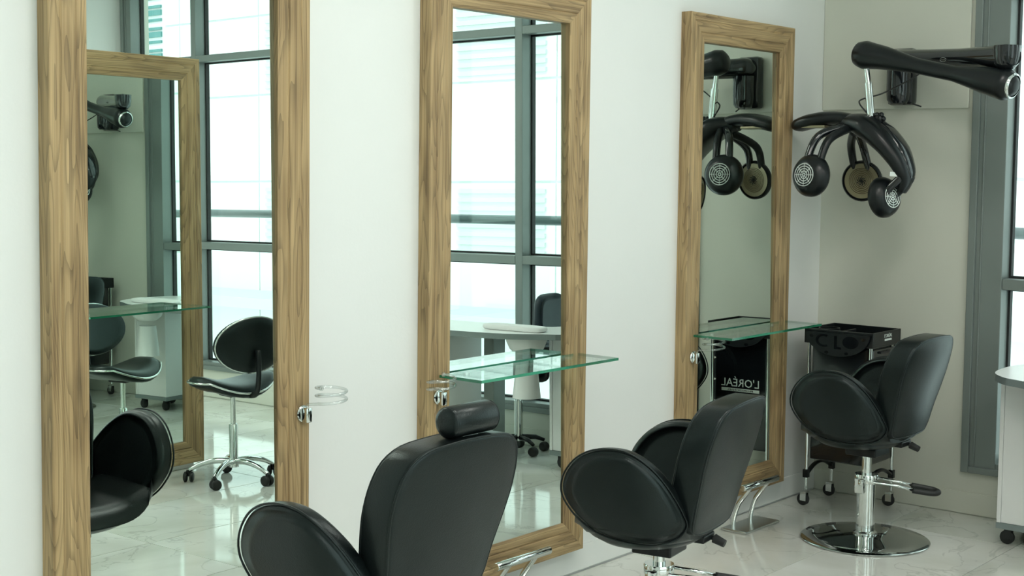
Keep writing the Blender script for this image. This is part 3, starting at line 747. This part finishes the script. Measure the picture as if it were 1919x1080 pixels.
    bm = BM(); add_box(bm, L((cx-.07, 0, 0)).x, L((cx+.035, 0, 0)).x, L((0, 3.04, 0)).y, L((0, 3.20, 0)).y, L((0, 0, 1.785)).z, L((0, 0, 1.797)).z, bev=.003); new_obj('crown_grill', bm, M_bronze, t)
    # pods
    def pod(c, nrm, anchor, mid, rad=.082):
        c = Vector(c); nrm = Vector(nrm).normalized(); Mx = nrm.to_track_quat('Z', 'Y').to_matrix()
        bm = BM(); add_lathe(bm, [(0, .036), (.050, .035), (.068, .027), (.082, .012), (rad, -.010), (rad, -.028), (rad-.006, -.034), (rad-.010, -.024), (0, -.022)], L(c), 'z', 40, M=Mx)
        pd = new_obj('pod', bm, M_matte, t, True, 50)
        # outer ring grille
        bm = BM()
        for rr_ in (.006, .017, .028, .039, .050):
            add_lathe(bm, [(rr_-.0022, .0), (rr_, .0018), (rr_+.0022, 0), (rr_, -.0018), (rr_-.0022, 0)], L(c)+nrm*.0365, 'z', 28, M=Mx)
        for i in range(8):
            a = 2*PI*i/8; u = Mx @ Vector((math.cos(a), math.sin(a), 0)); add_tube(bm, [L(c)+nrm*.0365+u*.006, L(c)+nrm*.0365+u*.050], .0014, 6)
        new_obj('outer_grille', bm, M_print, pd)
        # inner grille (heat side)
        bm = BM(); add_lathe(bm, [(0, -.026), (rad-.014, -.026), (rad-.014, -.029), (0, -.029)], L(c), 'z', 36, M=Mx)
        for rr_ in (.028, .036, .044, .052, .060): add_lathe(bm, [(rr_-.0016, .0), (rr_, .0022), (rr_+.0016, 0), (rr_, -.0022), (rr_-.0016, 0)], L(c)-nrm*.030, 'z', 32, M=Mx)
        new_obj('heat_grille', bm, M_bronze, pd)
        bm = BM()
        for i in range(9):
            a = 2*PI*i/9; P1 = [Mx @ Vector(((.004+.018*k/5)*math.cos(a+k*.22), (.004+.018*k/5)*math.sin(a+k*.22), 0)) for k in range(6)]
            add_tube(bm, [L(c)-nrm*.033+v for v in P1], .0018, 6)
        add_lathe(bm, [(0, 0), (.005, 0), (.005, -.006), (0, -.006)], L(c)-nrm*.03, 'z', 12, M=Mx); new_obj('fan_guard', bm, M_matte, pd)
        # vent slots
        bm = BM()
        for i in range(4):
            u = Mx @ Vector((.052, -.012+.010*i, 0)); w = Mx @ Vector((.066, -.010+.010*i, 0)); add_tube(bm, [L(c)+u+nrm*.0310, L(c)+w+nrm*.0235], .0022, 6)
        new_obj('vent_slot', bm, M_gloss, pd)
        # twin bow arm
        a = Vector(anchor); mi = Vector(mid); d = c-a
        sd = nrm.cross(d).normalized()
        for sg in (-1, 1):
            pth = [a+sd*sg*.010, mi+sd*sg*.030, c.lerp(mi, .25)+sd*sg*.034+nrm*.006, c+sd*sg*.020+nrm*.022]
            bm = BM(); P = catmull(pth, 7); add_tube(bm, [L(x) for x in P], [.020-.004*i/len(P) for i in range(len(P))], 12); new_obj('bow_arm', bm, M_gloss if sg < 0 else M_matte, t, True)
        return pd
    pod((5.757, 3.035, 1.568), (-.95, .16, .06), (5.935, 2.93, 1.79), (5.82, 3.00, 1.735), .096)
    pod((6.185, 2.975, 1.545), (.95, .10, .08), (6.00, 2.93, 1.77), (6.12, 2.98, 1.70), .096)
    pod((5.955, 2.752, 1.475), (-.25, -.96, .12), (5.97, 2.69, 1.64), (5.965, 2.665, 1.57), .092)
    return t
dryer()
# ------------------------------------------------------------------ saddle stools
def stool(label, loc, rz):
    t = thing('salon_stool', label, 'stool', loc, rz)
    # saddle seat: front is +x, wings up left/right, dips in the middle
    nu, nv = 28, 10
    def top(r, a):
        x = .185*r*math.cos(a)*(1-.12*abs(math.sin(a))**2); y = .240*r*math.sin(a)
        q = abs(y)/.24; z = .075*q**2 - .030*max(0, q-.80)/.20 - .012*(x/.185)**2 - .025
        return x, y, z
    bm = BM(); rings = []
    for k, (r, dz) in enumerate(((.2, .020), (.45, .019), (.7, .016), (.88, .008), (.97, -.004), (1.0, -.018), (.98, -.032), (.9, -.043), (.65, -.050), (.3, -.052))):
        rings.append([bm.verts.new(Vector(top(r, 2*PI*j/36))+Vector((0, 0, .53+dz))) for j in range(36)])
    for A, B in zip(rings, rings[1:]):
        for j in range(36): bm.faces.new((A[j], A[(j+1) % 36], B[(j+1) % 36], B[j]))
    bm.faces.new(rings[0][::-1]); bm.faces.new(rings[-1]); bmesh.ops.recalc_face_normals(bm, faces=bm.faces)
    st = new_obj('seat', bm, M_leather, t, True)
    bm = BM(); add_tube(bm, [Vector(top(1.012, 2*PI*j/48))+Vector((0, 0, .514)) for j in range(48)], .0055, 8, closed=True); new_obj('chrome_trim', bm, M_chrome, st, True)
    # oval backrest behind (-x)
    out = [(.205*math.cos(2*PI*j/40), .142*math.sin(2*PI*j/40)) for j in range(40)]
    def f(u, v, w): return Vector((-.200+.9*u*u+w-.10*v, u, .725+v))
    bm = BM(); add_pad(bm, out, .045, f, .016, .006, .004); bk = new_obj('backrest', bm, M_leather, t, True)
    bm = BM(); add_tube(bm, [f(u, v, -.015) for u, v in out], .0045, 8, closed=True); new_obj('chrome_trim', bm, M_chrome, bk, True)
    bm = BM(); add_tube(bm, catmull([(-.02, 0, .465), (-.18, 0, .468), (-.235, 0, .50), (-.250, 0, .60), (-.243, 0, .70)], 5), .011, 10, sq=1.6); new_obj('back_bar', bm, M_matte, t, True)
    bm = BM(); add_box(bm, -.06, .06, -.05, .05, .445, .480, bev=.006); new_obj('seat_bracket', bm, M_matte, t)
    bm = BM(); add_lathe(bm, [(0, .29), (.0135, .29), (.0135, .45), (0, .45)], n=20); new_obj('piston', bm, M_chrome, t, True, 40)
    bm = BM(); add_lathe(bm, [(0, .075), (.026, .075), (.026, .10), (.022, .11), (.022, .295), (.019, .30), (0, .30)], n=24); new_obj('gas_column', bm, M_chrome, t, True, 40)
    for i in range(5):
        a = 2*PI*i/5+.35; c, s = math.cos(a), math.sin(a)
        pts = catmull([(c*.015, s*.015, .105), (c*.09, s*.09, .108), (c*.17, s*.17, .090), (c*.225, s*.225, .062)], 5)
        bm = BM(); add_tube(bm, pts, [.017-.006*k/len(pts) for k in range(len(pts))], 10); new_obj('star_leg', bm, M_chrome, t, True, 60)
        bm = BM(); x, y = c*.228, s*.228; Mz = Matrix.Rotation(a+.8*i, 3, 'Z')
        for q in (-.016, .016):
            add_lathe(bm, [(0, -.010), (.018, -.010), (.026, -.006), (.0275, 0), (.026, .006), (.018, .010), (0, .010)], Vector((x, y, .0275))+Mz @ Vector((q, .006, 0)), 'x', 18, M=Mz)
        add_box(bm, x-.010, x+.010, y-.010, y+.010, .03, .062, bev=.002)
        new_obj('castor', bm, M_rubber, t, True, 50)
    return t
stool('black saddle stool with chrome trim and star base, seen whole inside the leftmost mirror', (4.63, .83, 0), R(-82))

# ------------------------------------------------------------------ manicure desk, pillow, pedestal cabinet, chair
def desk():
    t = thing('manicure_desk', 'white desk with a grey edge on a rolling cabinet, at the right edge', 'desk', (6.0, 1.4, 0))
    O = Vector((6.0, 1.4, 0))
    pts = [(5.69, 2.03), (5.74, 2.12), (5.87, 2.20), (6.10, 2.215), (6.24, 2.16), (6.27, 2.02), (6.21, 1.91), (6.02, 1.85), (5.985, 1.6), (5.985, .75), (5.93, .56), (5.75, .52), (5.58, .62), (5.53, 1.0), (5.56, 1.55), (5.60, 1.85)]
    o2 = [(v.x-O.x, v.y-O.y) for v in catmull([(a, c, 0) for a, c in pts], 4, True)]
    bm = BM(); va = [bm.verts.new((x, y, .752)) for x, y in o2]; vb = [bm.verts.new((x, y, .722)) for x, y in o2]; n = len(va)
    f1 = bm.faces.new(va); f2 = bm.faces.new(vb[::-1]); f2.material_index = 1
    for i in range(n): bm.faces.new((va[i], vb[i], vb[(i+1) % n], va[(i+1) % n])).material_index = 1
    bmesh.ops.recalc_face_normals(bm, faces=bm.faces); new_obj('desk_top', bm, [M_white, M_greyedge], t)
    # drawer cabinet at the right end
    def cab(x0, x1, y0, y1, nm, dr=True):
        x0 -= O.x; x1 -= O.x; y0 -= O.y; y1 -= O.y
        bm = BM(); add_box(bm, x0+.004, x1, y0+.018, y1-.018, .098, .72, bev=.001); cb = new_obj(nm, bm, M_white, t)
        for (p, q) in ((y0, y0+.017), (y1-.017, y1)):
            bm = BM(); add_box(bm, x0, x1, p, q, .098, .722, bev=.001); new_obj('side_panel', bm, M_white, cb)
        bm = BM(); add_box(bm, x0-.002, x1+.002, y0-.002, y1+.002, .072, .097, bev=.001); new_obj('plinth', bm, M_greyedge, cb)
        return cb
    cab(5.93, 6.24, 1.90, 2.195, 'cabinet')
    for x in (5.975, 6.225):
        for y in (1.94, 2.15): castor('castor', t, x-O.x, y-O.y, .030, M_rubber)
    c2 = BM(); add_box(c2, 5.66-O.x, 5.96-O.x, .86-O.y, 1.40-O.y, .0, .722, bev=.003); new_obj('side_cabinet', c2, M_white, t)
    c3 = BM(); add_box(c3, 5.86-O.x, 5.96-O.x, 1.50-O.y, 1.57-O.y, .0, .722, bev=.003); new_obj('leg_panel', c3, M_alu, t)
    # dust bowl slung under the top
    bm = BM(); add_lathe(bm, [(0, .63), (.06, .635), (.09, .66), (.108, .70), (.112, .72), (0, .72)], (5.76-O.x, 1.88-O.y, 0), 'z', 32); new_obj('dust_bowl', bm, M_white, t, True, 60)
    bm = BM(); add_lathe(bm, [(0, .40), (.075, .40), (.055, .60), (0, .60)], (5.76-O.x, 1.88-O.y, 0), 'z', 24); new_obj('bowl_duct', bm, M_white, t, True, 60)
    return t
desk()
t = thing('hand_pillow', 'flat white hand cushion lying on the desk, seen in the middle mirror', 'cushion', (5.76, 1.80, .753))
bm = BM(); add_pad(bm, [(.05*math.copysign(abs(math.cos(a))**.4, math.cos(a)), .20*math.copysign(abs(math.sin(a))**.4, math.sin(a))) for a in [2*PI*i/36 for i in range(36)]], .026, lambda u, v, w: Vector((u, v, .014+w)), .012, .004, 0)
new_obj('cushion', bm, M_linen, t, True)
t = thing('task_chair', 'dark navy task chair backrest behind the desk, half cut by the middle mirror frame', 'chair', (5.98, 2.32, 0), R(180))

def sup(n, w, h, cx, cz): return [(cx+w*math.copysign(abs(math.cos(a))**.5, math.cos(a)), cz+h*math.copysign(abs(math.sin(a))**.5, math.sin(a))) for a in [2*PI*i/n for i in range(n)]]
t.location = (6.165, 1.50, 0); t.rotation_euler = (0, 0, R(180))
bm = BM(); add_pad(bm, sup(40, .13, .15, 0, .77), .05, lambda u, v, w: Vector((u, -.22-.5*u*u+w, v)), .022, .008, .004); new_obj('backrest', bm, M_leather2, t, True)
bm = BM(); add_tube(bm, catmull([(0, 0, .44), (0, -.17, .44), (0, -.20, .50), (0, -.20, .70)], 5), .012, 10, sq=2); new_obj('back_bar', bm, M_matte, t, True)
bm = BM(); add_pad(bm, sup(40, .15, .16, 0, -.02), .06, lambda u, v, w: Vector((u, v, .48+w)), .022, .008, .004); new_obj('seat', bm, M_leather2, t, True)
bm = BM(); add_lathe(bm, [(0, .07), (.025, .07), (.025, .30), (.014, .30), (.014, .45), (0, .45)], n=20); new_obj('gas_column', bm, M_chrome, t, True, 40)
for i in range(5):
    a = 2*PI*i/5; c, s_ = math.cos(a), math.sin(a)
    bm = BM(); add_tube(bm, [(0, 0, .09), (c*.10, s_*.10, .085), (c*.15, s_*.15, .065)], [.016, .013, .010], 10); new_obj('star_leg', bm, M_matte, t, True)
    bm = BM(); add_lathe(bm, [(0, -.02), (.022, -.02), (.027, -.012), (.027, .012), (.022, .02), (0, .02)], (c*.15, s_*.15, .027), 'x', 18); new_obj('castor', bm, M_rubber, t, True, 50)

# ------------------------------------------------------------------ ceiling lights
lp = None
for i, (x, y) in enumerate(((2.7, 1.7), (4.4, 1.7), (.8, .0), (2.6, .0), (4.4, .0), (.8, -1.6), (2.6, -1.6), (4.4, -1.6))):
    t = thing('ceiling_light', 'square flat ceiling light panel', 'light', (x, y, ZC), 0, 'flat ceiling light panels')
    bm = BM(); add_box(bm, -.30, .30, -.30, .30, -.020, -.001, bev=.002); new_obj('light_frame', bm, M_white, t)
    me = bpy.data.materials.get('light_diffuser')
    if not me:
        me = bpy.data.materials.new('light_diffuser'); me.use_nodes = True; p = me.node_tree.nodes['Principled BSDF']; p.inputs['Emission Color'].default_value = (1, .97, .9, 1); p.inputs['Emission Strength'].default_value = 11
    bm = BM(); add_box(bm, -.27, .27, -.27, .27, -.024, -.0205); new_obj('diffuser', bm, me, t)

# ------------------------------------------------------------------ outside: rail, facing building, tower
t = thing('outside_rail', 'grey pipe rail running outside the windows', 'railing', (7.0, 0, -.6))
bm = BM(); add_tube(bm, [(0, -6, 1.89), (0, 4.5, 1.89)], .030, 14); new_obj('rail_pipe', bm, M_rail, t, True)
for y in (-5.4, -3.9, 3.0, 4.4):
    bm = BM(); add_tube(bm, [(0, y, 0), (0, y, 1.88)], .018, 10); new_obj('rail_post', bm, M_rail, t, True)
t = thing('balcony_slab', 'pale slab outside the windows carrying the pipe rail', 'balcony', (7.0, 0, -.6))
bm = BM(); add_box(bm, -.36, .35, -7, 5, -.25, 0, bev=.01); new_obj('slab', bm, M_facade, t)
bt = thing('louvred_building', 'large white building with louvred vents filling the view outside the windows', 'building', (14, 0, -8))
bm = BM(); add_box(bm, .03, 9, -12.3, 12, 0, 30); new_obj('core_wall', bm, M_facade2, bt)
pm = {}
zs = [(.2, 6.2), (6.25, 8.0-.2), (7.85, 8.50), (8.53, 9.50), (9.53, 10.80), (10.83, 12.0), (12.03, 13.5), (13.53, 14.9), (14.93, 16.4), (16.43, 20)]
yk = [(-12.29, -11.9), (-11.88, -10.02), (-10.0, -8.12), (-8.1, -6.0), (-5.98, -4.20), (-4.18, -2.3), (-2.28, 0), (.02, 3), (3.02, 6), (6.02, 11.9)]
for i, (z0, z1) in enumerate(zs):
    for y0, y1 in yk:
        bm = BM(); add_box(bm, 0, .035, y0, y1, z0, z1, bev=.004); new_obj('facade_panel', bm, M_facade, bt)
for (z0, z1) in ((8.57, 9.46), (10.87, 11.97), (13.57, 14.87)):
    for y0, y1 in yk[2:8]:
        n = int((z1-z0)/.11); bm = BM(); add_box(bm, -.035, .0, y0+.16, y1-.14, .03, .085)
        sl = new_obj('louvre_slat', bm, M_louvre, bt); sl.location.z = z0
        for k in range(1, n):
            o = bpy.data.objects.new('louvre_slat', sl.data); C.objects.link(o); o.parent = bt; o.location.z = z0+k*.11
bm = BM(); add_box(bm, -1.0, 0, -12.3, 12, 7.74, 7.90, bev=.01); new_obj('ledge', bm, M_ledge, bt)
tw_ = thing('office_tower', 'distant pale tower with bands of green windows', 'building', (120, -160, -20))
bm = BM(); add_box(bm, 0, 20, -30, 7, 0, 110); new_obj('tower_wall', bm, M_facade2, tw_)
for k in range(34):
    z = 10+3.05*k
    for dz, h in ((0, .38), (.85, .75), (1.85, .38)):
        bm = BM(); add_box(bm, -.25, 0, 1.2, 4.9, z+dz, z+dz+h); new_obj('tower_window', bm, M_towerglass, tw_)
